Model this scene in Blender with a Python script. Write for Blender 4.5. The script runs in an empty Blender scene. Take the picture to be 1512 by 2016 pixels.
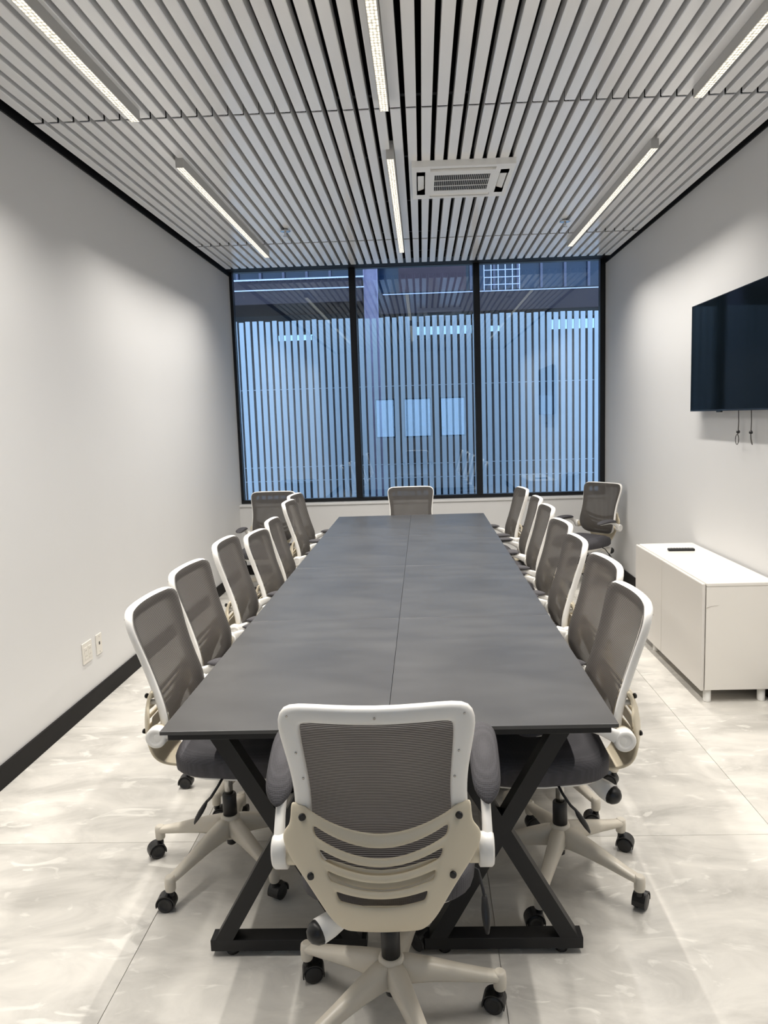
import bpy, bmesh, math, random
from mathutils import Matrix, Vector
R_ = random.Random(7)
sc = bpy.context.scene
COL = sc.collection
pi = math.pi

# ---------------------------------------------------------------- camera
cam_d = bpy.data.cameras.new('camera')
cam = bpy.data.objects.new('camera', cam_d); COL.objects.link(cam)
cam_d.sensor_fit = 'HORIZONTAL'; cam_d.sensor_width = 36.0
cam_d.lens = 36.0 * 1450.0 / 1512.0
cam_d.shift_x = -(792.0 - 756.0) / 1512.0
cam_d.shift_y = -(1008.0 - 998.8) / 1512.0
cam_d.clip_start = 0.05; cam_d.clip_end = 200
_r = Vector((0.99918897, 0.02670628, -0.03013601)); _u = Vector((0.02669138, 0.12108478, 0.99228325)); _f = Vector((-0.03014921, 0.99228285, -0.12027375))
M = Matrix.Identity(4)
for i in range(3):
    M[i][0] = _r[i]; M[i][1] = _u[i]; M[i][2] = -_f[i]
M[2][3] = 1.6
cam.matrix_world = M
sc.camera = cam

# ---------------------------------------------------------------- world (blue dusk sky), exposure
w = bpy.data.worlds.new('dusk_sky'); sc.world = w; w.use_nodes = True
bg = w.node_tree.nodes['Background']; bg.inputs[0].default_value = (0.42, 0.54, 0.70, 1); bg.inputs[1].default_value = 3.3
sc.view_settings.view_transform = 'Standard'; sc.view_settings.look = 'None'
sc.view_settings.exposure = 0.26; sc.view_settings.gamma = 1.0; sc.view_settings.use_curve_mapping = False
LAMP_W = 26.0           # watts of each ceiling line lamp
LAMP_SPREAD = 120.0     # beam angle of each ceiling line lamp, degrees
LAMP_COL = (1.0, 0.95, 0.88)

# ---------------------------------------------------------------- room numbers (metres, camera stands over the origin)
XL, XR = -1.938, 1.889
YB, YW = -1.60, 7.744          # back wall, window plane
ZS = 3.086                     # underside of slats
ZT = 3.40                      # ceiling deck
TX0, TXC, TX1, TY0, TY1, TZ = -0.767, -0.1215, 0.524, 1.9705, 6.5197, 0.74

# ---------------------------------------------------------------- materials
def mat(name, col, rough=0.5, metal=0.0, spec=0.5, noise=None, bump=None, coat=0.0):
    m = bpy.data.materials.new(name); m.use_nodes = True
    nt = m.node_tree; b = nt.nodes['Principled BSDF']
    b.inputs['Base Color'].default_value = (*col, 1); b.inputs['Roughness'].default_value = rough
    b.inputs['Metallic'].default_value = metal; b.inputs['Specular IOR Level'].default_value = spec
    if coat: b.inputs['Coat Weight'].default_value = coat
    tc = nt.nodes.new('ShaderNodeTexCoord')
    if noise:
        sc_, amt = noise
        n = nt.nodes.new('ShaderNodeTexNoise'); n.inputs['Scale'].default_value = sc_; n.inputs['Detail'].default_value = 4
        nt.links.new(tc.outputs['Object'], n.inputs['Vector'])
        mx = nt.nodes.new('ShaderNodeMix'); mx.data_type = 'RGBA'
        mx.inputs[6].default_value = (*[c * (1 - amt) for c in col], 1); mx.inputs[7].default_value = (*[min(1, c * (1 + amt)) for c in col], 1)
        nt.links.new(n.outputs['Fac'], mx.inputs[0]); nt.links.new(mx.outputs[2], b.inputs['Base Color'])
    if bump:
        sc_, st = bump
        n = nt.nodes.new('ShaderNodeTexNoise'); n.inputs['Scale'].default_value = sc_; n.inputs['Detail'].default_value = 3
        nt.links.new(tc.outputs['Object'], n.inputs['Vector'])
        bp = nt.nodes.new('ShaderNodeBump'); bp.inputs['Strength'].default_value = st; bp.inputs['Distance'].default_value = 0.002
        nt.links.new(n.outputs['Fac'], bp.inputs['Height']); nt.links.new(bp.outputs['Normal'], b.inputs['Normal'])
    return m

def lin(r, g, b):
    f = lambda c: ((c / 255) / 12.92) if c <= 10 else (((c / 255 + 0.055) / 1.055) ** 2.4)
    return (f(r), f(g), f(b))

M_wall = mat('painted_wall', (0.705, 0.703, 0.70), 0.55, noise=(3, 0.015), bump=(60, 0.05))
M_black = mat('black_matt', (0.006, 0.006, 0.007), 0.6, spec=0.3)
M_deck = mat('black_plenum', (0.004, 0.004, 0.004), 0.9, spec=0.1)
M_base = mat('black_skirting', (0.009, 0.008, 0.008), 0.6, spec=0.2, noise=(2, 0.2))
M_frame = mat('black_aluminium', (0.005, 0.006, 0.008), 0.35, spec=0.4)
M_slat = mat('white_slat', (0.93, 0.93, 0.935), 0.13, spec=0.5, noise=(0.6, 0.03))
M_lampbody = mat('lamp_housing', (0.50, 0.49, 0.47), 0.4)
M_acw = mat('ac_plastic', (0.90, 0.89, 0.86), 0.35)
M_acd = mat('ac_shade', (0.01, 0.01, 0.01), 0.7)
M_chrome = mat('chrome', (0.6, 0.6, 0.6), 0.15, metal=1)
M_tabmet = mat('table_steel', (0.006, 0.006, 0.007), 0.45, spec=0.4)
M_star = mat('star_base_plastic', (0.67, 0.62, 0.53), 0.35, noise=(6, 0.05))
M_white = mat('white_plastic', (0.87, 0.855, 0.82), 0.32, noise=(8, 0.02))
M_cream = mat('aged_plastic', (0.68, 0.605, 0.46), 0.35, noise=(5, 0.06))
M_blackp = mat('black_plastic', (0.010, 0.010, 0.011), 0.4)
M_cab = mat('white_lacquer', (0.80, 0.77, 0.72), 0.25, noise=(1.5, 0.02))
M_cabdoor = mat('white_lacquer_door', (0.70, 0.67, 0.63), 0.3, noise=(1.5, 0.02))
M_plate = mat('outlet_plastic', (0.74, 0.71, 0.65), 0.35)
M_sill = mat('sill_paint', (0.72, 0.72, 0.72), 0.3)
M_tvb = mat('tv_bezel', (0.004, 0.004, 0.005), 0.3)
M_cord = mat('cord', (0.08, 0.075, 0.07), 0.5)
M_rod = mat('steel_rod', (0.45, 0.44, 0.42), 0.25, metal=1)
M_scratch = mat('scratch', (0.45, 0.41, 0.36), 0.5)

def screen_mat():
    m = mat('tv_screen', (0.004, 0.007, 0.010), 0.05, spec=0.5)
    m.node_tree.nodes['Principled BSDF'].inputs['IOR'].default_value = 1.13
    return m
M_screen = screen_mat()

def table_mat():
    m = bpy.data.materials.new('slate_laminate'); m.use_nodes = True; nt = m.node_tree; b = nt.nodes['Principled BSDF']
    tc = nt.nodes.new('ShaderNodeTexCoord'); mp = nt.nodes.new('ShaderNodeMapping'); mp.inputs['Scale'].default_value = (1.2, 3.0, 1)
    n = nt.nodes.new('ShaderNodeTexNoise'); n.inputs['Scale'].default_value = 2.2; n.inputs['Detail'].default_value = 5; n.inputs['Roughness'].default_value = 0.55
    nt.links.new(tc.outputs['Object'], mp.inputs[0]); nt.links.new(mp.outputs[0], n.inputs['Vector'])
    r = nt.nodes.new('ShaderNodeValToRGB'); r.color_ramp.elements[0].position = 0.35; r.color_ramp.elements[1].position = 0.75
    r.color_ramp.elements[0].color = (0.064, 0.063, 0.063, 1); r.color_ramp.elements[1].color = (0.092, 0.091, 0.090, 1)
    nt.links.new(n.outputs['Fac'], r.inputs[0]); nt.links.new(r.outputs[0], b.inputs['Base Color'])
    r2 = nt.nodes.new('ShaderNodeValToRGB'); r2.color_ramp.elements[0].color = (0.28,) * 3 + (1,); r2.color_ramp.elements[1].color = (0.40,) * 3 + (1,)
    nt.links.new(n.outputs['Fac'], r2.inputs[0]); nt.links.new(r2.outputs[0], b.inputs['Roughness'])
    b.inputs['Specular IOR Level'].default_value = 0.5
    return m
M_top = table_mat()

def tile_mat():
    m = bpy.data.materials.new('stone_tile'); m.use_nodes = True; nt = m.node_tree; b = nt.nodes['Principled BSDF']
    tc = nt.nodes.new('ShaderNodeTexCoord'); oi = nt.nodes.new('ShaderNodeObjectInfo')
    add = nt.nodes.new('ShaderNodeVectorMath'); add.operation = 'MULTIPLY_ADD'
    comb = nt.nodes.new('ShaderNodeCombineXYZ')
    nt.links.new(oi.outputs['Random'], comb.inputs[0]); nt.links.new(oi.outputs['Random'], comb.inputs[1])
    nt.links.new(comb.outputs[0], add.inputs[0]); add.inputs[1].default_value = (31, 17, 0); nt.links.new(tc.outputs['Object'], add.inputs[2])
    mp = nt.nodes.new('ShaderNodeMapping'); mp.inputs['Rotation'].default_value = (0, 0, 0.5); mp.inputs['Scale'].default_value = (1.0, 2.2, 1)
    nt.links.new(add.outputs[0], mp.inputs[0])
    n1 = nt.nodes.new('ShaderNodeTexNoise'); n1.inputs['Scale'].default_value = 2.4; n1.inputs['Detail'].default_value = 8; n1.inputs['Roughness'].default_value = 0.62; n1.inputs['Distortion'].default_value = 0.7
    nt.links.new(mp.outputs[0], n1.inputs['Vector'])
    r = nt.nodes.new('ShaderNodeValToRGB'); e = r.color_ramp.elements
    e[0].position = 0.30; e[0].color = (0.42, 0.405, 0.375, 1); e[1].position = 0.72; e[1].color = (0.72, 0.695, 0.64, 1)
    x = e.new(0.5); x.color = (0.585, 0.565, 0.525, 1)
    nt.links.new(n1.outputs['Fac'], r.inputs[0])
    n2 = nt.nodes.new('ShaderNodeTexNoise'); n2.inputs['Scale'].default_value = 5; n2.inputs['Detail'].default_value = 6; n2.inputs['Distortion'].default_value = 1.6
    nt.links.new(mp.outputs[0], n2.inputs['Vector'])
    r2 = nt.nodes.new('ShaderNodeValToRGB'); e2 = r2.color_ramp.elements
    e2[0].position = 0.60; e2[0].color = (0, 0, 0, 1); e2[1].position = 0.68; e2[1].color = (1, 1, 1, 1)
    nt.links.new(n2.outputs['Fac'], r2.inputs[0])
    mx = nt.nodes.new('ShaderNodeMix'); mx.data_type = 'RGBA'; mx.inputs[7].default_value = (0.82, 0.80, 0.745, 1)
    mul = nt.nodes.new('ShaderNodeMath'); mul.operation = 'MULTIPLY'; mul.inputs[1].default_value = 0.55
    nt.links.new(r2.outputs[0], mul.inputs[0]); nt.links.new(mul.outputs[0], mx.inputs[0]); nt.links.new(r.outputs[0], mx.inputs[6])
    nt.links.new(mx.outputs[2], b.inputs['Base Color'])
    b.inputs['Roughness'].default_value = 0.30; b.inputs['Specular IOR Level'].default_value = 0.45
    return m
M_tile = tile_mat()
M_grout = mat('grout', (0.30, 0.28, 0.25), 0.8)

def mesh_fabric(name, period, c_dark, c_light, gap):
    """knitted back fabric: fine horizontal threads with open gaps between them"""
    m = bpy.data.materials.new(name); m.use_nodes = True; nt = m.node_tree; b = nt.nodes['Principled BSDF']; out = nt.nodes['Material Output']
    tc = nt.nodes.new('ShaderNodeTexCoord'); sp = nt.nodes.new('ShaderNodeSeparateXYZ'); nt.links.new(tc.outputs['Object'], sp.inputs[0])
    def tri(sock, per):
        a = nt.nodes.new('ShaderNodeMath'); a.operation = 'DIVIDE'; a.inputs[1].default_value = per; nt.links.new(sock, a.inputs[0])
        f = nt.nodes.new('ShaderNodeMath'); f.operation = 'PINGPONG'; f.inputs[1].default_value = 0.5; nt.links.new(a.outputs[0], f.inputs[0]); return f.outputs[0]
    t = tri(sp.outputs[2], period)
    r = nt.nodes.new('ShaderNodeValToRGB'); e = r.color_ramp.elements
    e[0].position = 0.22; e[0].color = (0, 0, 0, 1); e[1].position = 0.34; e[1].color = (1, 1, 1, 1)
    nt.links.new(t, r.inputs[0])
    mx = nt.nodes.new('ShaderNodeMix'); mx.data_type = 'RGBA'; mx.inputs[6].default_value = (*c_dark, 1); mx.inputs[7].default_value = (*c_light, 1)
    nt.links.new(r.outputs[0], mx.inputs[0]); nt.links.new(mx.outputs[2], b.inputs['Base Color'])
    b.inputs['Roughness'].default_value = 0.8; b.inputs['Specular IOR Level'].default_value = 0.2
    tr = nt.nodes.new('ShaderNodeBsdfTransparent'); ms = nt.nodes.new('ShaderNodeMixShader')
    g = nt.nodes.new('ShaderNodeMath'); g.operation = 'MULTIPLY'; g.inputs[1].default_value = gap
    nt.links.new(r.outputs[0], g.inputs[0]); nt.links.new(g.outputs[0], ms.inputs[0])
    tl = nt.nodes.new('ShaderNodeBsdfTranslucent'); nt.links.new(mx.outputs[2], tl.inputs[0])
    m2 = nt.nodes.new('ShaderNodeMixShader'); m2.inputs[0].default_value = 0.45; nt.links.new(b.outputs[0], m2.inputs[1]); nt.links.new(tl.outputs[0], m2.inputs[2])
    nt.links.new(m2.outputs[0], ms.inputs[1]); nt.links.new(tr.outputs[0], ms.inputs[2]); nt.links.new(ms.outputs[0], out.inputs[0])
    return m
M_mesh = mesh_fabric('back_mesh_fabric', 0.0046, (0.040, 0.037, 0.036), (0.27, 0.25, 0.235), 0.24)

def cushion_mat(name, col, scale):
    m = mat(name, col, 0.75, spec=0.3); nt = m.node_tree; b = nt.nodes['Principled BSDF']
    tc = nt.nodes.new('ShaderNodeTexCoord')
    v = nt.nodes.new('ShaderNodeTexVoronoi'); v.inputs['Scale'].default_value = scale; v.inputs['Randomness'].default_value = 0.15
    nt.links.new(tc.outputs['Object'], v.inputs['Vector'])
    r = nt.nodes.new('ShaderNodeValToRGB'); r.color_ramp.elements[0].color = (*[c * 0.75 for c in col], 1); r.color_ramp.elements[1].color = (*[min(1, c * 1.5) for c in col], 1); r.color_ramp.elements[1].position = 0.7
    nt.links.new(v.outputs['Distance'], r.inputs[0]); nt.links.new(r.outputs[0], b.inputs['Base Color'])
    bp = nt.nodes.new('ShaderNodeBump'); bp.inputs['Strength'].default_value = 0.4; bp.inputs['Distance'].default_value = 0.002
    nt.links.new(v.outputs['Distance'], bp.inputs['Height']); nt.links.new(bp.outputs['Normal'], b.inputs['Normal'])
    return m
M_seat = cushion_mat('seat_fabric', (0.060, 0.058, 0.064), 210)
M_pad = cushion_mat('arm_pad_fabric', (0.060, 0.058, 0.063), 230)

def glass_mat(name, tint, ior=1.45, boost=1.0):
    m = bpy.data.materials.new(name); m.use_nodes = True; nt = m.node_tree; nt.nodes.remove(nt.nodes['Principled BSDF']); out = nt.nodes['Material Output']
    t = nt.nodes.new('ShaderNodeBsdfTransparent'); t.inputs[0].default_value = (*tint, 1)
    g = nt.nodes.new('ShaderNodeBsdfGlossy'); g.inputs['Roughness'].default_value = 0.0; g.inputs[0].default_value = (0.9, 0.95, 1, 1)
    f = nt.nodes.new('ShaderNodeFresnel'); f.inputs[0].default_value = ior
    mu = nt.nodes.new('ShaderNodeMath'); mu.operation = 'MULTIPLY'; mu.inputs[1].default_value = boost; mu.use_clamp = True
    ms = nt.nodes.new('ShaderNodeMixShader')
    nt.links.new(f.outputs[0], mu.inputs[0]); nt.links.new(mu.outputs[0], ms.inputs[0]); nt.links.new(t.outputs[0], ms.inputs[1]); nt.links.new(g.outputs[0], ms.inputs[2]); nt.links.new(ms.outputs[0], out.inputs[0])
    return m
M_glass = glass_mat('window_glass', (0.80, 0.90, 0.98), 1.5, 2.3)

def lamp_mat():
    m = bpy.data.materials.new('led_lens'); m.use_nodes = True; nt = m.node_tree; nt.nodes.remove(nt.nodes['Principled BSDF']); out = nt.nodes['Material Output']
    tc = nt.nodes.new('ShaderNodeTexCoord'); mp = nt.nodes.new('ShaderNodeMapping'); mp.inputs['Scale'].default_value = (70, 48, 1)
    v = nt.nodes.new('ShaderNodeTexVoronoi'); v.inputs['Scale'].default_value = 1.0; v.inputs['Randomness'].default_value = 0.25; v.voronoi_dimensions = '2D'
    nt.links.new(tc.outputs['Object'], mp.inputs[0]); nt.links.new(mp.outputs[0], v.inputs['Vector'])
    r = nt.nodes.new('ShaderNodeValToRGB'); r.color_ramp.elements[0].color = (1.5, 1.4, 1.2, 1); r.color_ramp.elements[1].color = (0.46, 0.42, 0.33, 1); r.color_ramp.elements[0].position = 0.1; r.color_ramp.elements[1].position = 0.62
    nt.links.new(v.outputs['Distance'], r.inputs[0])
    e = nt.nodes.new('ShaderNodeEmission'); nt.links.new(r.outputs[0], e.inputs[0]); e.inputs[1].default_value = 1.0
    nt.links.new(e.outputs[0], out.inputs[0]); return m
M_led = lamp_mat()

# ---------------------------------------------------------------- mesh helpers
def new_obj(name, me, m=None, parent=None, loc=None, rot=None):
    o = bpy.data.objects.new(name, me); COL.objects.link(o)
    if m is not None and me is not None and not me.materials: me.materials.append(m)
    if parent is not None: o.parent = parent
    if loc: o.location = loc
    if rot: o.rotation_euler = rot
    return o

def tag(o, label=None, cat=None, group=None, kind=None):
    if label: o['label'] = label
    if cat: o['category'] = cat
    if group: o['group'] = group
    if kind: o['kind'] = kind
    return o

def thing(name, loc=(0, 0, 0), rz=0, label=None, cat=None, group=None, kind=None):
    o = bpy.data.objects.new(name, None); COL.objects.link(o); o.location = loc; o.rotation_euler = (0, 0, rz); o.empty_display_size = 0.1
    return tag(o, label, cat, group, kind)

def me_from_bm(bm, name='mesh', smooth=False):
    me = bpy.data.meshes.new(name); bm.normal_update(); bm.to_mesh(me); bm.free()
    if smooth:
        for p in me.polygons: p.use_smooth = True
    return me

def add_box(bm, x0, x1, y0, y1, z0, z1, bev=0.0, seg=2, mtx=None):
    r = bmesh.ops.create_cube(bm, size=1.0)
    vs = r['verts']
    bmesh.ops.scale(bm, vec=(x1 - x0, y1 - y0, z1 - z0), verts=vs)
    bmesh.ops.translate(bm, vec=((x0 + x1) / 2, (y0 + y1) / 2, (z0 + z1) / 2), verts=vs)
    if bev > 0:
        es = list({e for v in vs for e in v.link_edges})
        rr = bmesh.ops.bevel(bm, geom=es, offset=bev, segments=seg, affect='EDGES', profile=0.5)
        vs = list({v for f in rr['faces'] for v in f.verts} | {v for v in vs if v.is_valid})
    if mtx is not None: bmesh.ops.transform(bm, matrix=mtx, verts=[v for v in vs if v.is_valid])

def box_me(x0, x1, y0, y1, z0, z1, bev=0.0, seg=2):
    bm = bmesh.new(); add_box(bm, x0, x1, y0, y1, z0, z1, bev, seg); return me_from_bm(bm, 'box', smooth=False)

def boxes_me(lst):
    bm = bmesh.new()
    for b in lst: add_box(bm, *b)
    return me_from_bm(bm, 'boxes')

def add_cyl(bm, p0, p1, r0, r1=None, n=16):
    r1 = r0 if r1 is None else r1
    p0 = Vector(p0); p1 = Vector(p1); d = p1 - p0
    q = d.to_track_quat('Z', 'Y').to_matrix().to_4x4()
    bmesh.ops.create_cone(bm, cap_ends=True, segments=n, radius1=r0, radius2=r1, depth=d.length, matrix=Matrix.Translation((p0 + p1) / 2) @ q)

def cyl_me(p0, p1, r0, r1=None, n=16, smooth=True):
    bm = bmesh.new(); add_cyl(bm, p0, p1, r0, r1, n); me = me_from_bm(bm, 'cyl')
    if smooth:
        for p in me.polygons: p.use_smooth = len(p.vertices) == 4
    return me

def lathe_me(prof, n=20, axis='Z'):
    """prof: (radius, height) list"""
    vs, fs = [], []
    for r, h in prof:
        for k in range(n):
            a = 2 * pi * k / n; vs.append((r * math.cos(a), r * math.sin(a), h) if axis == 'Z' else (h, r * math.cos(a), r * math.sin(a)))
    for i in range(len(prof) - 1):
        for k in range(n):
            a, b = i * n + k, i * n + (k + 1) % n; fs.append((a, b, b + n, a + n))
    fs.append(tuple(range(n))[::-1]); fs.append(tuple((len(prof) - 1) * n + k for k in range(n)))
    me = bpy.data.meshes.new('lathe'); me.from_pydata(vs, [], fs); me.update()
    bm = bmesh.new(); bm.from_mesh(me); bmesh.ops.recalc_face_normals(bm, faces=bm.faces); bm.to_mesh(me); bm.free()
    for p in me.polygons: p.use_smooth = len(p.vertices) == 4
    return me

def pydata_me(vs, fs, smooth=True, subsurf=0, solid=0.0, off=0.0):
    me = bpy.data.meshes.new('m'); me.from_pydata(vs, [], fs); me.update()
    bm = bmesh.new(); bm.from_mesh(me); bmesh.ops.remove_doubles(bm, verts=bm.verts, dist=1e-6); bmesh.ops.recalc_face_normals(bm, faces=bm.faces); bm.to_mesh(me); bm.free()
    for p in me.polygons: p.use_smooth = smooth
    if subsurf or solid:
        o = bpy.data.objects.new('tmp', me); COL.objects.link(o)
        if solid:
            s = o.modifiers.new('s', 'SOLIDIFY'); s.thickness = solid; s.offset = off
        if subsurf:
            s = o.modifiers.new('ss', 'SUBSURF'); s.levels = subsurf; s.render_levels = subsurf
        dg = bpy.context.evaluated_depsgraph_get(); dg.update()
        me2 = bpy.data.meshes.new_from_object(o.evaluated_get(dg)); bpy.data.objects.remove(o)
        for p in me2.polygons: p.use_smooth = smooth
        return me2
    return me

def tube_me(pts, rad, n=8, closed=False):
    """round tube along points; rad number or list"""
    P = [Vector(p) for p in pts]; N = len(P); rad = rad if isinstance(rad, (list, tuple)) else [rad] * N
    vs, fs = [], []; up = Vector((0.13, 0.21, 0.97)).normalized()
    for i in range(N):
        a = P[(i - 1) % N] if (closed or i > 0) else P[0]; b = P[(i + 1) % N] if (closed or i < N - 1) else P[-1]
        t = (b - a).normalized(); s = t.cross(up)
        if s.length < 1e-3: s = t.cross(Vector((1, 0, 0)))
        s.normalize(); u = s.cross(t)
        for k in range(n):
            an = 2 * pi * k / n; v = P[i] + (s * math.cos(an) + u * math.sin(an)) * rad[i]; vs.append(v)
    M_ = N if closed else N - 1
    for i in range(M_):
        for k in range(n):
            a = i * n + k; b = i * n + (k + 1) % n; c = ((i + 1) % N) * n + (k + 1) % n; d = ((i + 1) % N) * n + k; fs.append((a, b, c, d))
    if not closed:
        fs.append(tuple(range(n))[::-1]); fs.append(tuple((N - 1) * n + k for k in range(n)))
    return pydata_me(vs, fs)

def loft_me(sections, subsurf=0, smooth=True):
    """sections: lists of equal-length rings of points, capped"""
    n = len(sections[0]); vs = [p for s in sections for p in s]; fs = []
    for i in range(len(sections) - 1):
        for k in range(n):
            a = i * n + k; b = i * n + (k + 1) % n; fs.append((a, b, b + n, a + n))
    fs.append(tuple(range(n))[::-1]); fs.append(tuple((len(sections) - 1) * n + k for k in range(n)))
    return pydata_me(vs, fs, smooth=smooth, subsurf=subsurf)

def struct(name, me, m, label, cat, parent=None):
    o = new_obj(name, me, m, parent)
    if parent is None: tag(o, label, cat, kind='structure')
    return o

# ================================================================ ROOM SHELL
# floor: screed slab with square stone tiles laid on it
floor = struct('floor', box_me(XL, XR, YB, YW, -0.12, -0.008), M_grout, 'beige stone tiled floor with thin grout lines', 'floor')
PT = 1.107; GX = -0.920; GY = 2.6463; gap = 0.0016
xs = [XL] + [GX + PT * k for k in range(0, 3)] + [XR]
ys = [YB] + [GY + PT * k for k in range(-3, 5)] + [YW]
ys = [y for y in ys if YB <= y <= YW]
cache = {}
for i in range(len(xs) - 1):
    for j in range(len(ys) - 1):
        wx, wy = xs[i + 1] - xs[i] - gap, ys[j + 1] - ys[j] - gap
        if wx < 0.03 or wy < 0.03: continue
        k = (round(wx, 3), round(wy, 3))
        if k not in cache:
            cache[k] = box_me(-wx / 2, wx / 2, -wy / 2, wy / 2, -0.008, 0.0, 0.0008, 1)
        new_obj('floor_tile', cache[k], M_tile, floor, ((xs[i] + xs[i + 1]) / 2, (ys[j] + ys[j + 1]) / 2, 0))

struct('wall_left', box_me(XL - 0.12, XL, YB - 0.12, YW + 0.1, -0.12, ZT), M_wall, 'plain white painted wall on the left with two outlet plates', 'wall')
struct('wall_right', box_me(XR, XR + 0.12, YB - 0.12, YW + 0.1, -0.12, ZT), M_wall, 'plain white painted wall behind the television', 'wall')
YS = YW - 0.12
struct('wall_back', box_me(XL, XR, YS, YW + 0.1, -0.12, 0.722), M_wall, 'low white wall under the window', 'wall')
struct('trim_4', box_me(XL, XR, YS - 0.012, YW + 0.02, 0.722, 0.745, 0.003, 2), M_sill, 'pale painted window sill ledge', 'sill')
# wall behind the camera with three window openings in it
wo = [(-1.08, -0.62), (-0.42, 0.22), (0.42, 1.00)]; wz0, wz1 = 1.15, 2.05
bl = [(XL, XR, YB - 0.12, YB, -0.12, wz0), (XL, XR, YB - 0.12, YB, wz1, ZT)]
edges = [XL] + [v for p in wo for v in p] + [XR]
for k in range(0, len(edges), 2): bl.append((edges[k], edges[k + 1], YB - 0.12, YB, wz0, wz1))
struct('wall_front', boxes_me(bl), M_wall, 'white wall behind the camera with three small windows', 'wall')
for k, (a, b) in enumerate(wo):
    f = struct('window_%d' % (k + 2), boxes_me([(a, a + .03, YB - .08, YB - .03, wz0, wz1), (b - .03, b, YB - .08, YB - .03, wz0, wz1), (a + .03, b - .03, YB - .08, YB - .03, wz0, wz0 + .03), (a + .03, b - .03, YB - .08, YB - .03, wz1 - .03, wz1)]), M_frame, 'small black framed window behind the camera, %s' % ('left', 'middle', 'right')[k], 'window')
    new_obj('pane', box_me(a + .03, b - .03, YB - .058, YB - .052, wz0 + .03, wz1 - .03), M_glass, f)
# skirting
HB = 0.104
struct('baseboard_left', box_me(XL, XL + 0.014, YB, YS, 0, HB, 0.002, 1), M_base, 'black baseboard along the left wall', 'baseboard')
struct('baseboard_right', box_me(XR - 0.014, XR, YB, YS, 0, HB, 0.002, 1), M_base, 'black baseboard along the right wall', 'baseboard')
struct('baseboard_back', box_me(XL + 0.014, XR - 0.014, YS - 0.014, YS, 0, HB, 0.002, 1), M_base, 'black baseboard under the window', 'baseboard')

# ceiling: black deck, black edge trims, white slats hung below
ceil = struct('ceiling', box_me(XL, XR, YB, YW + 0.1, ZT, ZT + 0.1), M_deck, 'ceiling of white linear slats under a black deck', 'ceiling')
struct('trim_1', box_me(XL, XL + 0.010, YB, YW - 0.03, ZS, ZT), M_black, 'black shadow gap strip between left wall and slats', 'trim')
struct('trim_2', box_me(XR - 0.010, XR, YB, YW - 0.03, ZS, ZT), M_black, 'black shadow gap strip between right wall and slats', 'trim')
struct('trim_3', box_me(XL + 0.010, XR - 0.010, 7.345, YW + 0.04, ZS + 0.045, ZT), M_black, 'black soffit band above the window', 'trim')
SP, SW, SH = 0.0762, 0.0515, 0.058
x0s = -1.869
rows = [(YB + 0.02, 1.126), (1.142, 3.753), (3.774, 6.376), (6.408, 7.33)]
def slat_me(ln):
    # folded metal channel, open on top
    t = 0.0015; hw = SW / 2
    P = [(-hw, SH), (-hw, 0.003), (-hw + 0.003, 0), (hw - 0.003, 0), (hw, 0.003), (hw, SH), (hw - t, SH), (hw - t, t + .003), (-hw + t, t + .003), (-hw + t, SH)]
    n = len(P); vs = [(x, -ln / 2, z) for x, z in P] + [(x, ln / 2, z) for x, z in P]
    fs = [(i, (i + 1) % n, (i + 1) % n + n, i + n) for i in range(n)]
    for o in (0, n):
        fs += [(o + 0, o + 1, o + 8, o + 9), (o + 4, o + 5, o + 6, o + 7), (o + 1, o + 2, o + 3, o + 4, o + 7, o + 8)]
    me = pydata_me(vs, fs, smooth=False); return me
for (a, b) in rows:
    me = slat_me(b - a)
    for k in range(49):
        new_obj('slat', me, M_slat, ceil, (x0s + SW / 2 + k * SP, (a + b) / 2, ZS))
# black carrier rails above the slats
for y in (0.4, 1.13, 2.0, 2.9, 3.76, 4.6, 5.5, 6.39, 7.1):
    new_obj('carrier_rail', box_me(x0s, XR - 0.06, y - 0.015, y + 0.015, ZS + SH, ZS + SH + 0.03), M_black, ceil)

# ---------------------------------------------------------------- window
def bxs(name, lst, m, parent=None): return new_obj(name, boxes_me(lst), m, parent)
fy0, fy1 = YW - 0.03, YW + 0.05
gz0, gz1 = 0.782, 3.128
win = thing('window_1', (0, YW, 0), 0, 'floor to ceiling black framed window in three panes facing the fence', 'window', kind='structure')
def wpart(name, me, m):
    o = new_obj(name, me, m, win); o.location = (0, -YW, 0); return o
wpart('frame_head', box_me(XL + .01, XR - .01, fy0, fy1, gz1, 3.20, .002, 1), M_frame)
wpart('frame_sill', box_me(XL, XR, fy0, fy1, 0.745, gz0, .003, 1), M_frame)
wpart('frame_jamb', box_me(XL, -1.908, fy0, fy1, gz0, gz1, .002, 1), M_frame)
wpart('frame_jamb', box_me(1.836, XR, fy0, fy1, gz0, gz1, .002, 1), M_frame)
wpart('mullion', box_me(-.711, -.645, fy0 - .02, fy1, gz0, gz1, .003, 1), M_frame)
wpart('mullion', box_me(.555, .618, fy0 - .02, fy1, gz0, gz1, .003, 1), M_frame)
for a, b in ((-1.908, -.711), (-.645, .555), (.618, 1.836)):
    wpart('pane', box_me(a, b, YW + 0.008, YW + 0.014, gz0, gz1), M_glass)

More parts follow.
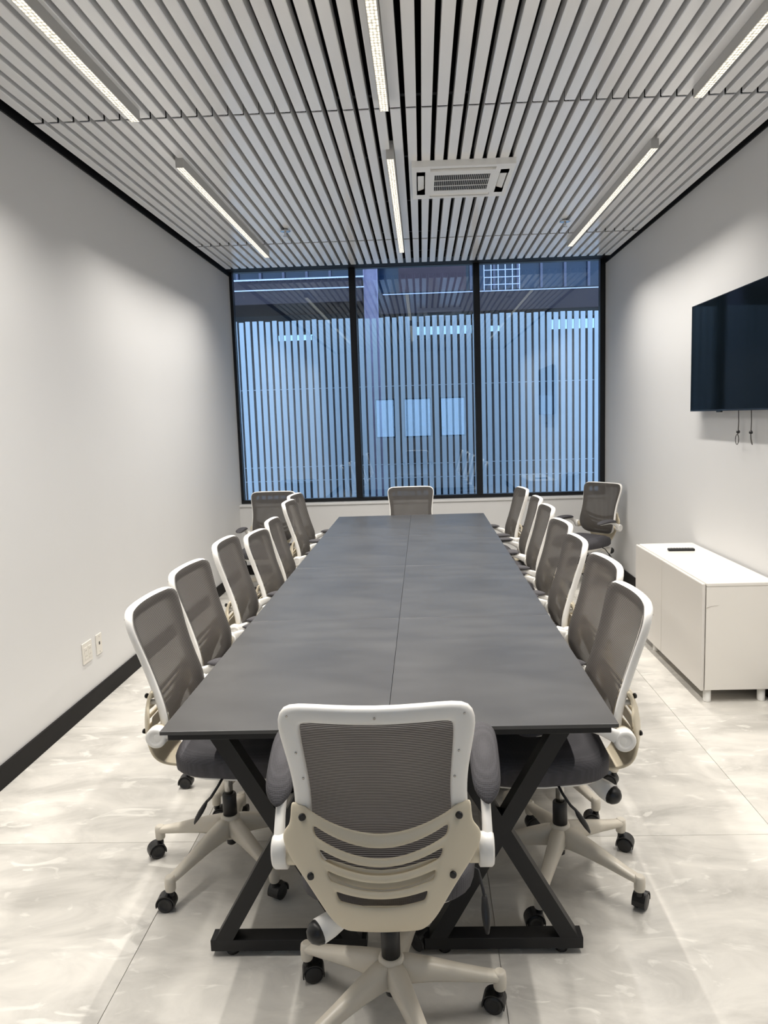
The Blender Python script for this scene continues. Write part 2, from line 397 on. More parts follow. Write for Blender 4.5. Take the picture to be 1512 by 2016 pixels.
# ================================================================ OUTSIDE
M_board = mat('fence_paint', (0.54, 0.57, 0.60), 0.5, noise=(1.2, 0.06))
M_rail = mat('fence_rail', (0.75, 0.78, 0.82), 0.4)
M_conc = mat('yard_paving', (0.18, 0.18, 0.19), 0.8, noise=(2, 0.15))
M_dwall = mat('dark_cladding', (0.016, 0.019, 0.027), 0.6, noise=(1.0, 0.3))
M_can = mat('canopy_cladding', (0.034, 0.018, 0.026), 0.6, noise=(1.5, 0.25))
M_edge = mat('metal_edge', (0.70, 0.68, 0.80), 0.25, metal=0.6)
M_col = mat('steel_column', (0.36, 0.30, 0.42), 0.45, noise=(9, 0.35))
M_fglass = mat('facade_glass', (0.012, 0.03, 0.07), 0.12, spec=0.6)
M_mull = mat('facade_mullion', (0.16, 0.15, 0.21), 0.5)
M_brick = mat('facade_brick', (0.10, 0.06, 0.07), 0.8, noise=(6, 0.3))
struct('ground', box_me(-9, 9, YW + 0.1, 24, -0.3, -0.12), M_conc, 'grey paved yard outside the window', 'ground')
FY = 9.5
fence = thing('fence', (0, FY, -0.12), 0, 'tall fence of pale vertical boards outside the window', 'fence')
bme = box_me(-0.0285, 0.0285, -0.011, 0.011, 0, 2.985, 0.002, 1)
xk = -3.36; kk = 0
while xk < 3.4:
    b = new_obj('board', bme, M_board, fence, (xk + R_.uniform(-.003, .003), R_.uniform(-.003, .003), R_.uniform(-.008, .008)), (0, 0, R_.uniform(-.05, .05)))
    xk += 0.0845; kk += 1
for z in (0.84, 1.02, 2.02):
    new_obj('rail', box_me(-3.45, 3.45, 0.025, 0.06, z + .106, z + .114), M_rail, fence)
for x in (-3.3, -1.35, 0.62, 2.55):
    new_obj('post', box_me(x - .03, x + .03, 0.062, 0.13, 0, 2.8, .003, 1), M_mull, fence)
# dark wall of the shed behind the fence, with canopy over it
shed = thing('outbuilding', (0, 11.4, -0.12), 0, 'dark building with a deep canopy rising behind the fence', 'building')
new_obj('wall', box_me(-6, 6, 0.0, 0.25, 0, 3.6), M_dwall, shed)
new_obj('canopy', box_me(-6, -.78, -1.1, 0.0, 3.32, 3.66, .005, 1), M_can, shed)
new_obj('canopy', box_me(-.54, 6, -0.9, 0.0, 3.16, 3.44, .005, 1), M_can, shed)
new_obj('metal_edge', box_me(-6, -.74, -1.115, -1.1, 3.635, 3.655), M_edge, shed)
new_obj('metal_edge', box_me(-6, -.74, -1.115, -1.1, 3.50, 3.515), M_edge, shed)
new_obj('metal_edge', box_me(-.5, 6, -.912, -.90, 3.42, 3.432), M_edge, shed)
new_obj('column', boxes_me([(-.76, -.745, -.98, -.88, 0, 5.2), (-.58, -.565, -.98, -.88, 0, 5.2), (-.745, -.58, -.935, -.925, 0, 5.2)]), M_col, shed)
new_obj('upper_wall', box_me(-6, 6, 0.3, 0.5, 3.6, 7.5), M_fglass, shed)
for k in range(-14, 15):
    x = k * 0.36 + 0.08
    new_obj('facade_mullion', box_me(x - .018, x + .018, 0.24, 0.3, 3.6, 7.5), M_mull, shed)
for z in (4.05, 4.6, 5.3):
    new_obj('facade_transom', box_me(-6, 6, 0.25, 0.3, z - .015, z + .015), M_mull, shed)
for a, b in ((-.30, .72),):
    new_obj('brick_pier', box_me(a, b, 0.1, 0.24, 3.5, 7.5), M_brick, shed)
M_dayglow = bpy.data.materials.new('daylight_glow'); M_dayglow.use_nodes = True
_b = M_dayglow.node_tree.nodes['Principled BSDF']; _b.inputs['Base Color'].default_value = (.5, .7, .8, 1); _b.inputs['Emission Color'].default_value = (.55, .82, 1, 1); _b.inputs['Emission Strength'].default_value = 1.0  # emission stands in for daylight on the windows behind the fence
for a, b, z0, z1 in ((-.10, .78, 2.84, 2.96), (1.98, 2.66, 2.86, 3.00), (-2.15, -1.62, 2.82, 2.90), (1.05, 1.20, 2.86, 2.94)):
    new_obj('daylit_window', box_me(a, b, -.02, .01, z0 + .12, z1 + .12), M_dayglow, shed)
# wire mesh screen
scr = [(0.93 + .1 * k - .006, 0.93 + .1 * k + .006, -.62, -.61, 3.44, 3.98) for k in range(6)] + [(.93, 1.44, -.625, -.62, 3.46 + .1 * k - .005, 3.46 + .1 * k + .005) for k in range(6)]
new_obj('wire_screen', boxes_me(scr), M_edge, shed)

# ================================================================ CEILING FIXTURES
def line_lamp(x, y0, y1, label):
    t = thing('linear_light', (x, (y0 + y1) / 2, ZS), 0, label, 'ceiling light', 'linear ceiling lights')
    L = (y1 - y0) / 2; zb = -0.050
    new_obj('housing', boxes_me([(-.022, -.019, -L, L, zb, .045), (.019, .022, -L, L, zb, .045), (-.019, .019, -L, L, .042, .045)]), M_lampbody, t)
    for s in (-1, 1):
        new_obj('end_cap', box_me(-.022, .022, min(s * L, s * (L + .004)), max(s * L, s * (L + .004)), zb - .001, .046), M_lampbody, t)
    new_obj('diffuser', box_me(-.0188, .0188, -L + .001, L - .001, zb - .001, zb + .006), M_led, t)
    ld = bpy.data.lights.new('led_strip', 'AREA'); ld.shape = 'RECTANGLE'; ld.size = 0.034; ld.size_y = 2 * L - .02
    ld.energy = LAMP_W * (2 * L / 2.34); ld.color = LAMP_COL; ld.spread = math.radians(LAMP_SPREAD)
    lo = bpy.data.objects.new('led_strip', ld); COL.objects.link(lo); lo.parent = t; lo.location = (0, 0, zb - .004); lo.visible_camera = False
    return t
for x, nm in ((-1.325, 'left'), (-.140, 'centre'), (1.322, 'right')):
    line_lamp(x, 1.32, 3.663, {'left': 'slim linear ceiling light nearest the camera on the left', 'centre': 'slim linear ceiling light nearest the camera above the table', 'right': 'slim linear ceiling light nearest the camera on the right, towards the television'}[nm])
    line_lamp(x, 4.31, 6.66, {'left': 'slim linear ceiling light near the window on the left', 'centre': 'slim linear ceiling light near the window over the table seam', 'right': 'slim linear ceiling light near the window on the right'}[nm])

# air conditioning cassette
ac = thing('air_conditioner', (.283, 4.83, ZS), 0, 'square white ceiling cassette air conditioner with dark grille', 'air conditioner')
H_ = 0.305; Ho = 0.318
def ring_me(o, i, z0, z1, b=.004):
    return boxes_me([(-o, o, -o, -i, z0, z1), (-o, o, i, o, z0, z1), (-o, -i, -i, i, z0, z1), (i, o, -i, i, z0, z1)])
ZA = -0.035
pan = [(-H_, H_, -Ho, -.278, ZA, 0.0), (-H_, H_, .278, Ho, ZA, 0.0), (-H_, -.278, -.278, .278, ZA, 0.0), (.278, H_, -.278, .278, ZA, 0.0)]
pan += [(-.278, .278, -.225, -.155, ZA, 0.0), (-.278, .278, .155, .225, ZA, 0.0), (-.225, -.17, -.155, .155, ZA, 0.0), (.17, .225, -.155, .155, ZA, 0.0)]
for sx in (-1, 1):
    for sy in (-1, 1):
        pan.append((min(sx * .195, sx * .278), max(sx * .195, sx * .278), min(sy * .225, sy * .278), max(sy * .225, sy * .278), ZA, 0.0))
for sx in (-1, 1):
    for sy in (-1, 1): pan.append((min(sx * .225, sx * .278), max(sx * .225, sx * .278), min(sy * .155, sy * .225), max(sy * .155, sy * .225), ZA, 0.0))
new_obj('panel', boxes_me(pan), M_acw, ac)
new_obj('cavity_shade', box_me(-.28, .28, -.28, .28, -.002, .004), M_acd, ac)  # black slab, shade of the hollow put into its colour
for k, (dx, dy, rz) in enumerate(((0, -.2515, 0), (0, .2515, pi), (-.2515, 0, -pi / 2), (.2515, 0, pi / 2))):
    hl = .193 if k < 2 else .153
    bm = bmesh.new(); add_box(bm, -hl, hl, -.020, .020, -.003, .003, .002, 1); me = me_from_bm(bm)
    new_obj('louver', me, M_acw, ac, (dx, dy, ZA + .012), (math.radians(16), 0, rz))
new_obj('grille_shade', box_me(-.172, .172, -.157, .157, ZA + .004, ZA + .008), M_acd, ac)  # black sheet added as the dark of the recess between the bars
gb = [(-.17 + .0118 * k, -.1680 + .0118 * k, -.155, .155, ZA, ZA + .003) for k in range(29)]
new_obj('grille', boxes_me(gb + [(-.17, .17, y - .003, y + .003, ZA - .002, ZA + .001) for y in (-.053, .053)]), M_acw, ac)

def sprinkler(x, y, label):
    t = thing('sprinkler', (x, y, ZS), 0, label, 'sprinkler', 'ceiling sprinklers')
    new_obj('escutcheon', lathe_me([(.020, .05), (.021, -.008), (.040, -.014), (.042, -.018), (.038, -.020), (.012, -.018)], 20), M_chrome, t)
    new_obj('body', lathe_me([(.009, .0), (.009, -.035), (.006, -.04)], 12), M_chrome, t)
    new_obj('deflector', lathe_me([(.018, -.052), (.019, -.054), (.004, -.056)], 14), M_chrome, t)
    for s in (-1, 1):
        new_obj('yoke_arm', cyl_me((s * .007, 0, -.036), (s * .003, 0, -.054), .002, n=6), M_chrome, t)
sprinkler(-1.025, 5.92, 'small chrome sprinkler head on the left of the ceiling')
sprinkler(1.143, 5.95, 'small chrome sprinkler head on the right of the ceiling')

# ================================================================ TABLES
def build_tables():
    Lx = (TX1 - TX0) / 2; Ly = (TY1 - TY0) / 4
    hx, hy = Lx / 2 - .0005, Ly / 2 - .0005
    top = box_me(-hx, hx, -hy, hy, TZ - .011, TZ, .0012, 2)
    er = box_me(-hx + .016, hx - .016, -.012, .012, .706, TZ - .011, .0015, 1)
    sr = box_me(-.012, .012, -hy + .03, hy - .03, .706, TZ - .011, .0015, 1)
    # crossing legs: sheared square tube
    def leg(s):
        xb, xt, zb, zt, hw, hd = s * -.208, s * .180, .030, .706, .027, .026
        vs = []
        for x, z in ((xb, zb), (xt, zt)):
            vs += [(x - hw, -hd, z), (x + hw, -hd, z), (x + hw, hd, z), (x - hw, hd, z)]
        fs = [(0, 1, 2, 3), (4, 5, 6, 7), (0, 1, 5, 4), (1, 2, 6, 5), (2, 3, 7, 6), (3, 0, 4, 7)]
        return pydata_me(vs, fs, smooth=False)
    legs = (leg(1), leg(-1))
    fb = box_me(-.236, .236, -.0265, .0265, .018, .054, .0015, 1)
    fp = lathe_me([(.018, .0), (.020, .004), (.020, .016), (.012, .019)], 14)
    nm = {0: 'nearest the camera', 1: 'second from the camera', 2: 'third from the camera', 3: 'nearest the window'}
    for c in range(2):
        for r in range(4):
            t = thing('conference_table', (TX0 + Lx * (c + .5), TY0 + Ly * (r + .5), 0), 0,
                      'dark grey table with black crossed legs, %s row, %s' % (('left', 'right')[c], nm[r]), 'table', 'joined conference tables')
            new_obj('tabletop', top, M_top, t)
            for s in (-1, 1):
                new_obj('end_rail', er, M_tabmet, t, (0, s * (hy - .030), 0))
                new_obj('side_rail', sr, M_tabmet, t, (s * (hx - .030), 0, 0))
                for k in (0, 1):
                    new_obj('leg', legs[k], M_tabmet, t, (0, s * (hy - .085), 0))
                new_obj('foot_bar', fb, M_tabmet, t, (0, s * (hy - .085), 0))
                for q in (-1, 1):
                    new_obj('foot_pad', fp, M_blackp, t, (q * .175, s * (hy - .085), 0))
build_tables()

# ================================================================ OFFICE CHAIRS (local: seat faces +y)
def interp(tab, z):
    if z >= tab[0][0]: return tab[0][1]
    for (a, va), (b, vb) in zip(tab, tab[1:]):
        if b <= z <= a:
            t = (z - b) / (a - b); t2 = t
            return vb + (va - vb) * t2
    return tab[-1][1]
YPROF = [(1.02, -.224), (.97, -.215), (.92, -.202), (.87, -.187), (.82, -.171), (.77, -.155), (.72, -.140), (.68, -.129), (.64, -.123), (.60, -.124), (.56, -.132), (.52, -.148)]
def backY(x, z): return interp(YPROF, z) - .034 * (1 - min(1, (x / .21) ** 2))
OUT = [(0, 1.010), (.10, 1.012), (.175, 1.012), (.208, 1.002), (.222, .972), (.219, .93), (.209, .87), (.202, .81), (.201, .76), (.204, .71), (.207, .66), (.201, .61), (.178, .565), (.14, .537), (.07, .528), (0, .526)]
INN = [(0, .966), (.09, .968), (.152, .969), (.167, .966), (.171, .952), (.169, .91), (.165, .855), (.162, .81), (.161, .76), (.164, .71), (.166, .66), (.161, .62), (.142, .59), (.11, .570), (.055, .563), (0, .561)]

def build_chair_meshes():
    D = {}
    # back frame
    O = OUT + [(-x, z) for x, z in OUT[-2:0:-1]]; N_ = INN + [(-x, z) for x, z in INN[-2:0:-1]]
    vs, fs = [], []; n = len(O)
    for (xo, zo), (xi, zi) in zip(O, N_):
        yo, yi = backY(xo, zo), backY(xi, zi)
        L3 = lambda t: (xo + (xi - xo) * t, zo + (zi - zo) * t, yo + (yi - yo) * t)
        for t, d in ((.10, .002), (0, -.006), (0, -.020), (.14, -.029), (.86, -.027), (1, -.022), (1, -.004), (.9, .0)):
            x_, z_, y_ = L3(t); vs.append((x_, y_ + d, z_))
    for i in range(n):
        a, b = i * 8, ((i + 1) % n) * 8
        for k in range(8): fs.append((a + k, a + (k + 1) % 8, b + (k + 1) % 8, b + k))
    D['back_frame'] = pydata_me(vs, fs, subsurf=1)
    # mesh panel
    zz = [1.0045, 1.000, .992, .98, .965, .945, .92, .89, .86, .83, .80, .77, .74, .71, .68, .65, .62, .60, .58, .565, .553, .544, .538, .5345]
    hw = {1.0045: .167, 1.000: .189, .992: .202, .98: .2095}
    right = sorted([(z, x) for x, z in OUT[3:13]], reverse=True)
    lo = {.565: .167, .553: .153, .544: .136, .538: .115, .5345: .08}
    vs, fs = [], []; nc = 13
    for z in zz:
        w_ = hw.get(z) or lo.get(z) or (interp(right, z) - .009)
        for k in range(nc):
            x = w_ * (2 * k / (nc - 1) - 1); vs.append((x, backY(x, z) + .0035, z))
    for i in range(len(zz) - 1):
        for k in range(nc - 1):
            a = i * nc + k; fs.append((a, a + 1, a + 1 + nc, a + nc))
    D['back_mesh'] = pydata_me(vs, fs)
    # slotted lumbar shell: rows (centre z, centre y, rise at the edge, half width)
    # (centre z, centre y, rise at x = .2, half width, slot half width, slot below?)
    rows = [(.690, -.222, .062, .198, .160, 0), (.680, -.227, .068, .207, .158, 0), (.660, -.235, .072, .210, .156, 1), (.642, -.241, .071, .210, .152, 0), (.622, -.246, .067, .213, .142, 1), (.606, -.249, .062, .226, .136, 0),
            (.588, -.251, .056, .234, .124, 1), (.570, -.252, .050, .224, .119, 0), (.550, -.251, .044, .188, .105, 1), (.530, -.249, .038, .163, .100, 0), (.505, -.244, .030, .142, .090, 0), (.478, -.234, .022, .123, .08, 0),
            (.452, -.216, .014, .101, .066, 0), (.432, -.192, .010, .078, .052, 0), (.420, -.160, .004, .060, .042, 0), (.416, -.08, 0, .056, .04, 0)]
    us = [-1, -.93, -.84, -.76, -.72, -.66, -.5, -.25, 0, .25, .5, .66, .72, .76, .84, .93, 1]
    vs, fs = [], []; nc = len(us)
    for zc, yc, rise, hwid, sw, _ in rows:
        for u in us:
            au = abs(u); sg = 1 if u >= 0 else -1
            x = sg * (sw * au / .72 if au <= .72 else sw + (hwid - sw) * (au - .72) / .28)
            q = (x / .2) ** 2
            dip = (.024 if zc > .685 else .007 if zc > .675 else 0) * max(0, (au - .80) / .20) ** 2
            vs.append((x, yc + .052 * q * min(1, max(0, (zc - .41) / .08)), zc + rise * q - dip))
    for i in range(len(rows) - 1):
        for k in range(nc - 1):
            slot = rows[i][5] == 1 and us[k] >= -.73 and us[k + 1] <= .73
            if slot: continue
            a = i * nc + k; fs.append((a, a + 1, a + 1 + nc, a + nc))
    D['lumbar_shell'] = pydata_me(vs, fs, subsurf=2, solid=.012, off=0)
    # plate that carries the shell behind the third slot
    vs, fs = [], []
    for z, y, hw_ in ((.606, -.230, .135), (.590, -.233, .135), (.570, -.234, .132), (.558, -.233, .125)):
        for u in (-1, -.5, 0, .5, 1): vs.append((u * hw_, y + .024 * u * u, z + .024 * u * u))
    for i in range(3):
        for k in range(4): a = i * 5 + k; fs.append((a, a + 1, a + 6, a + 5))
    D['shell_plate'] = pydata_me(vs, fs, subsurf=1, solid=.006, off=0)
    D['screw_cap'] = lathe_me([(.0085, -.004), (.0085, .001), (.006, .002)], 14)
    D['frame_screw'] = lathe_me([(.0028, -.002), (.0028, .0008), (.001, .001)], 10)
    # seat
    def sring(sx, sy, z, cy=.083, n=28):
        r = []
        for k in range(n):
            a = 2 * pi * k / n; c, s = math.cos(a), math.sin(a); e = .42
            x = abs(c) ** e * (1 if c >= 0 else -1); y = abs(s) ** e * (1 if s >= 0 else -1)
            wv = 1.0 - .10 * max(0, -y)   # narrower at the back
            r.append((x * sx * wv, cy + y * sy, z))
        return r
    D['seat_cushion'] = loft_me([sring(.19, .17, .4425), sring(.222, .208, .446), sring(.235, .222, .460), sring(.236, .223, .498), sring(.229, .215, .516), sring(.205, .19, .528), sring(.14, .13, .533), sring(.05, .05, .534)])
    D['seat_pan'] = loft_me([sring(.07, .09, .390, .04), sring(.12, .12, .396, .05), sring(.17, .165, .414, .07), sring(.205, .195, .432), sring(.21, .20, .443)])
    # under-seat back bracket struts
    D['back_bracket'] = boxes_me([(-.045, .045, -.15, .02, .398, .412, .004, 1)])
    # column
    D['column_sleeve'] = lathe_me([(.025, .175), (.025, .268), (.022, .272)], 18)
    D['column_rod'] = lathe_me([(.0145, .23), (.0145, .41)], 14)
    D['hub'] = lathe_me([(.020, .105), (.036, .112), (.040, .145), (.034, .185), (.031, .192), (.026, .193)], 20)
    D['column_foot'] = lathe_me([(.012, .078), (.017, .082), (.017, .108)], 14)
    # star leg along +x
    secs = []
    for x, zc, hw_, hh in ((.012, .150, .030, .036), (.05, .149, .027, .034), (.11, .140, .0235, .027), (.18, .125, .0205, .0195), (.24, .112, .0185, .0145), (.285, .1035, .0175, .0115), (.300, .102, .012, .010)):
        ring = []
        for k in range(10):
            a = 2 * pi * (k + .5) / 10; c, s = math.cos(a), math.sin(a); e = .6
            ring.append((x, hw_ * abs(c) ** e * (1 if c >= 0 else -1), zc + hh * abs(s) ** e * (1 if s >= 0 else -1)))
        secs.append(ring)
    D['base_leg'] = loft_me(secs)
    D['leg_socket'] = lathe_me([(.016, .068), (.0175, .072), (.0185, .10), (.017, .114), (.012, .119)], 16)
    # caster: origin under the pivot on the floor; wheel axle offset in +x
    bm = bmesh.new(); off = .016; rw = .0265
    arc = [math.radians(a) for a in range(-15, 196, 15)]
    ring = [(off + (rw + .005) * math.cos(a), rw + (rw + .005) * math.sin(a)) for a in arc]
    inn = [(off + (rw + .0015) * math.cos(a), rw + (rw + .0015) * math.sin(a)) for a in arc[::-1]]
    pl = ring + inn
    for y0, y1 in ((-.021, .021),):
        a = [bm.verts.new((x, y0, z)) for x, z in pl]; b = [bm.verts.new((x, y1, z)) for x, z in pl]; m_ = len(pl); h = len(ring)
        for k in range(m_): bm.faces.new((a[k], a[(k + 1) % m_], b[(k + 1) % m_], b[k]))
        for k in range(h - 1):
            for L_ in (a, b): bm.faces.new((L_[k], L_[k + 1], L_[m_ - 2 - k], L_[m_ - 1 - k]))
    add_box(bm, off - .02, off + .02, -.0035, .0035, .012, rw + .026)
    add_cyl(bm, (0, 0, .050), (0, 0, .074), .011, .011, 12)
    bmesh.ops.recalc_face_normals(bm, faces=bm.faces)
    D['caster'] = me_from_bm(bm)
    w1 = lathe_me([(.006, -.0085), (.022, -.0085), (.0265, -.006), (.0265, .006), (.022, .0085), (.017, .0085), (.015, .0065), (.005, .0065)], 20, axis='X')
    bm = bmesh.new(); bm.from_mesh(w1); bmesh.ops.transform(bm, matrix=Matrix.Translation((.016, 0, .0265)) @ Matrix.Rotation(pi / 2, 4, 'Z'), verts=bm.verts); bm.to_mesh(w1); bm.free()
    D['wheel'] = w1
    # arms, origin at pivot; mirrored by building both sides
    for s, nm in ((1, 'R'), (-1, 'L')):
        cx = .245 * s
        prof = [(-.012, -.012, .014, .026), (.012, .008, .013, .022), (.045, .030, .012, .017), (.080, .048, .012, .012), (.120, .058, .014, .007), (.20, .060, .018, .005), (.280, .054, .016, .004)]
        secs = []
        for y, z, hx, hz in prof:
            ring = []
            for k in range(10):
                a = 2 * pi * (k + .5) / 10; c, s_ = math.cos(a), math.sin(a)
                ring.append((cx + .004 * s + hx * abs(c) ** .6 * (1 if c >= 0 else -1), y - (hz * .5 * s_ if y < .1 else 0), z + hz * abs(s_) ** .6 * (1 if s_ >= 0 else -1)))
            secs.append(ring)
        D['arm_' + nm] = loft_me(secs, subsurf=1)
        D['arm_pivot_' + nm] = lathe_me([(.030, (.226) * s), (.034, .229 * s), (.034, .257 * s), (.030, .262 * s), (.020, .262 * s), (.018, .2605 * s)], 24, axis='X')
        secs = []
        for t in [i / 10 for i in range(11)]:
            y = .052 + .265 * t; wv = .036 * (max(0.0, 1 - abs(2 * t - 1) ** 4.2)) ** .5 * (1 - .10 * (1 - t)) + .004
            zc = .078 - .014 * (2 * t - 1) ** 2; hz = .0145 * (max(0, 1 - abs(2 * t - 1) ** 4)) ** .5 + .002
            ring = []
            for k in range(14):
                a = 2 * pi * k / 14; c, s_ = math.cos(a), math.sin(a)
                ring.append((cx + .008 * s + wv * c, y, zc + hz * abs(s_) ** .7 * (1 if s_ >= 0 else -.8)))
            secs.append(ring)
        D['arm_pad_' + nm] = loft_me(secs, subsurf=1)
        # bracket joining shell and arm
        D['arm_bracket_' + nm] = lathe_me([(.024, .196 * s), (.027, .206 * s), (.027, .2265 * s)], 20, axis='X')
        D['frame_bolt_' + nm] = cyl_me((.178 * s, -.195, .700), (.178 * s, -.155, .700), .009, n=10)
        pts = [(.13 * s, .05, .440), (.20 * s, .045, .448), (.236 * s, .035, .432), (.246 * s, .012, .398), (.249 * s, -.005, .382)]
        bm = bmesh.new()
        me = tube_me(pts, .0045, 8); bm.from_mesh(me)
        secs = []
        for t, r in ((0, .003), (.1, .010), (.35, .0165), (.6, .0165), (.85, .011), (1, .003)):
            c = Vector((.249 * s, -.003, .388)).lerp(Vector((.252 * s, -.045, .310)), t); ring = []
            for k in range(10):
                a = 2 * pi * k / 10; ring.append((c.x + (.0035 + .45 * r) * math.cos(a), c.y + r * math.sin(a) * .88, c.z + r * math.sin(a) * .47))
            secs.append(ring)
        me2 = loft_me(secs); bm.from_mesh(me2)
        D['lever_' + nm] = me_from_bm(bm, smooth=True)
    # tilt tension handle on the left rear
    D['tension_handle'] = tube_me([(-.06, -.06, .408), (-.10, -.09, .402), (-.14, -.118, .393), (-.165, -.136, .388)], [.016, .022, .030, .031], 14)
    D['tension_cap'] = tube_me([(-.164, -.1355, .388), (-.176, -.144, .386), (-.186, -.151, .384), (-.190, -.154, .383)], [.0305, .027, .017, .004], 14)
    return D
CM = build_chair_meshes()
PIV = (0, -.152, .608)
def chair(x, y, face, label, group, dz=0.0, base=0.0, arm=0.0, levers='RL', seed=0, armz=1.0):
    """face: world angle the sitter looks at (deg, 90 = +y)"""
    rz = math.radians(face - 90); rr = random.Random(seed)
    t = thing('office_chair', (x, y, 0), rz, label, 'office chair', group)
    def part(name, key, m, parent=t, loc=(0, 0, 0), rot=(0, 0, 0)): return new_obj(name, CM[key], m, parent, loc, rot)
    up = (0, 0, dz)
    part('hub', 'hub', M_star); part('column_foot', 'column_foot', M_blackp)
    for k in range(5):
        a = math.radians(base + 72 * k) - rz
        lg = part('base_leg', 'base_leg', M_star, rot=(0, 0, a))
        part('leg_socket', 'leg_socket', M_star, lg, (.290, 0, 0))
        c = part('caster', 'caster', M_blackp, loc=(.290 * math.cos(a), .290 * math.sin(a), 0), rot=(0, 0, rr.uniform(0, 2 * pi)))
        for s in (-1, 1): part('wheel', 'wheel', M_blackp, c, (0, s * .0125, 0))
    part('column_sleeve', 'column_sleeve', M_blackp); part('column_rod', 'column_rod', M_rod, loc=up)
    part('seat_pan', 'seat_pan', M_white, loc=up); part('seat_cushion', 'seat_cushion', M_seat, loc=up)
    part('back_bracket', 'back_bracket', M_white, loc=up)
    bf = part('back_frame', 'back_frame', M_white, loc=up)
    for sx, sz in ((-.195, .985), (.195, .985), (0, .988), (-.182, .89), (.182, .89), (-.172, .82), (.172, .82)):
        part('frame_screw', 'frame_screw', M_rod, bf, (sx, backY(sx, sz) - .0275, sz), (pi / 2 + .25, 0, 0))
    part('back_mesh', 'back_mesh', M_mesh, loc=up)
    sh = part('lumbar_shell', 'lumbar_shell', M_cream, loc=up)
    part('shell_plate', 'shell_plate', M_cream, sh)
    for sx, sz, sy in ((-.180, .722, -.203), (.180, .722, -.203), (-.162, .592, -.227), (.162, .592, -.227)):
        part('screw_cap', 'screw_cap', M_blackp, sh, (sx, sy, sz), (pi / 2, 0, -.35 * (1 if sx > 0 else -1)))
    for nm, s in (('R', 1), ('L', -1)):
        part('arm_bracket', 'arm_bracket_' + nm, M_cream, loc=(PIV[0], PIV[1] - .006, PIV[2] + dz))
        part('frame_bolt', 'frame_bolt_' + nm, M_white, loc=up)
        ar = part('armrest', 'arm_' + nm, M_white, loc=(PIV[0], PIV[1], PIV[2] + dz), rot=(math.radians(arm), 0, 0))
        ar.scale = (1, 1, armz)
        part('pivot_disc', 'arm_pivot_' + nm, M_white, ar); part('arm_pad', 'arm_pad_' + nm, M_pad, ar)
        if nm in levers: part('lever', 'lever_' + nm, M_blackp, loc=up)
    th = part('tension_handle', 'tension_handle', M_white, loc=up); part('handle_cap', 'tension_cap', M_blackp, th)
    return t
ordn = ['first', 'second', 'third', 'fourth', 'fifth', 'sixth', 'seventh']
LEFT = [(-.735, 2.505, 0, -.010, 169), (-.785, 3.075, -2, -.012, 36), (-.772, 3.635, 1, .007, 190), (-.748, 4.190, -3, -.044, 20), (-.752, 4.715, 2, -.040, 200), (-.758, 5.345, 0, .008, 7), (-.815, 5.905, -4, .0, 175)]
for i, (x, y, a, dz, b) in enumerate(LEFT):
    chair(x, y, a, 'white framed grey mesh chair, %s from the camera along the left side of the table' % ordn[i], 'chairs along the left side of the table', dz, b, -7, seed=i)
RIGHT = [(.440, 2.415, 180, -.006, -41), (.498, 2.975, 182, -.010, 10), (.491, 3.530, 179, -.010, 30), (.527, 4.085, 183, -.010, 34), (.543, 4.675, 180, .006, 15), (.565, 5.265, 178, -.002, 46), (.565, 6.00, 184, -.008, 0)]
for i, (x, y, a, dz, b) in enumerate(RIGHT):
    chair(x, y, a, 'white framed grey mesh chair, %s from the camera along the right side of the table' % ordn[i], 'chairs along the right side of the table', dz, b, -7, seed=20 + i)
chair(-.120, 1.790, 90, 'white mesh chair at the near table end, its slotted back to the camera', 'chairs at the table ends', -.026, 6, 22, 'R', seed=40, armz=1.4)
chair(-.128, 6.735, 270, 'grey mesh chair at the far table end facing the camera', 'chairs at the table ends', -.058, 20, -3, seed=41)
chair(-1.46, 6.80, 268, 'spare mesh chair parked in the far left corner under the window', 'spare chairs in the far corners', -.075, 40, 0, seed=42)
chair(1.52, 6.88, 218, 'spare mesh chair parked in the far right corner by the wall', 'spare chairs in the far corners', -.075, 12, 0, seed=43)

# ================================================================ SIDEBOARD, TELEVISION AND SMALL THINGS
cx0, cx1, cy0, cy1, cz0, cz1 = 1.478, 1.872, 3.914, 5.155, .075, .672
sb = thing('sideboard', ((cx0 + cx1) / 2, (cy0 + cy1) / 2, 0), 0, 'low white lacquered sideboard with two doors against the right wall', 'sideboard')
ox, oy = (cx0 + cx1) / 2, (cy0 + cy1) / 2; hx, hy = (cx1 - cx0) / 2, (cy1 - cy0) / 2
new_obj('carcass', boxes_me([(-hx + .024, hx, -hy, -hy + .018, cz0, cz1 - .022, .001, 1), (-hx + .024, hx, hy - .018, hy, cz0, cz1 - .022, .001, 1), (-hx + .024, hx, -hy + .018, hy - .018, cz0, cz0 + .018, .001, 1), (hx - .01, hx, -hy + .018, hy - .018, cz0 + .018, cz1 - .022)]), M_cab, sb)
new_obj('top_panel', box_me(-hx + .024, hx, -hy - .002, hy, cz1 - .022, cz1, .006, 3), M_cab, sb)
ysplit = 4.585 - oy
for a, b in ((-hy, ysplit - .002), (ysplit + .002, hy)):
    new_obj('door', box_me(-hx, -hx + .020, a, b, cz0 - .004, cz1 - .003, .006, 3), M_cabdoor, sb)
for sx in (-hx + .05, hx - .05):
    for sy in (-hy + .035, hy - .32 if sx < 0 else hy - .04):
        new_obj('leg', lathe_me([(.020, 0), (.021, .006), (.021, cz0)], 18), M_acw, sb, (sx, sy, 0))
new_obj('scratch', tube_me([(-hx + .026, -hy - .0005, .535), (-hx + .05, -hy - .0005, .545), (-hx + .09, -hy - .0005, .548)], [.0016, .0012, .0004], 6), M_scratch, sb)
rm = thing('remote_control', (1.692, 4.86, cz1), math.radians(-4), 'black remote control lying on the white sideboard', 'remote control')
new_obj('body', box_me(-.085, .085, -.021, .021, 0, .016, .006, 3), M_blackp, rm)
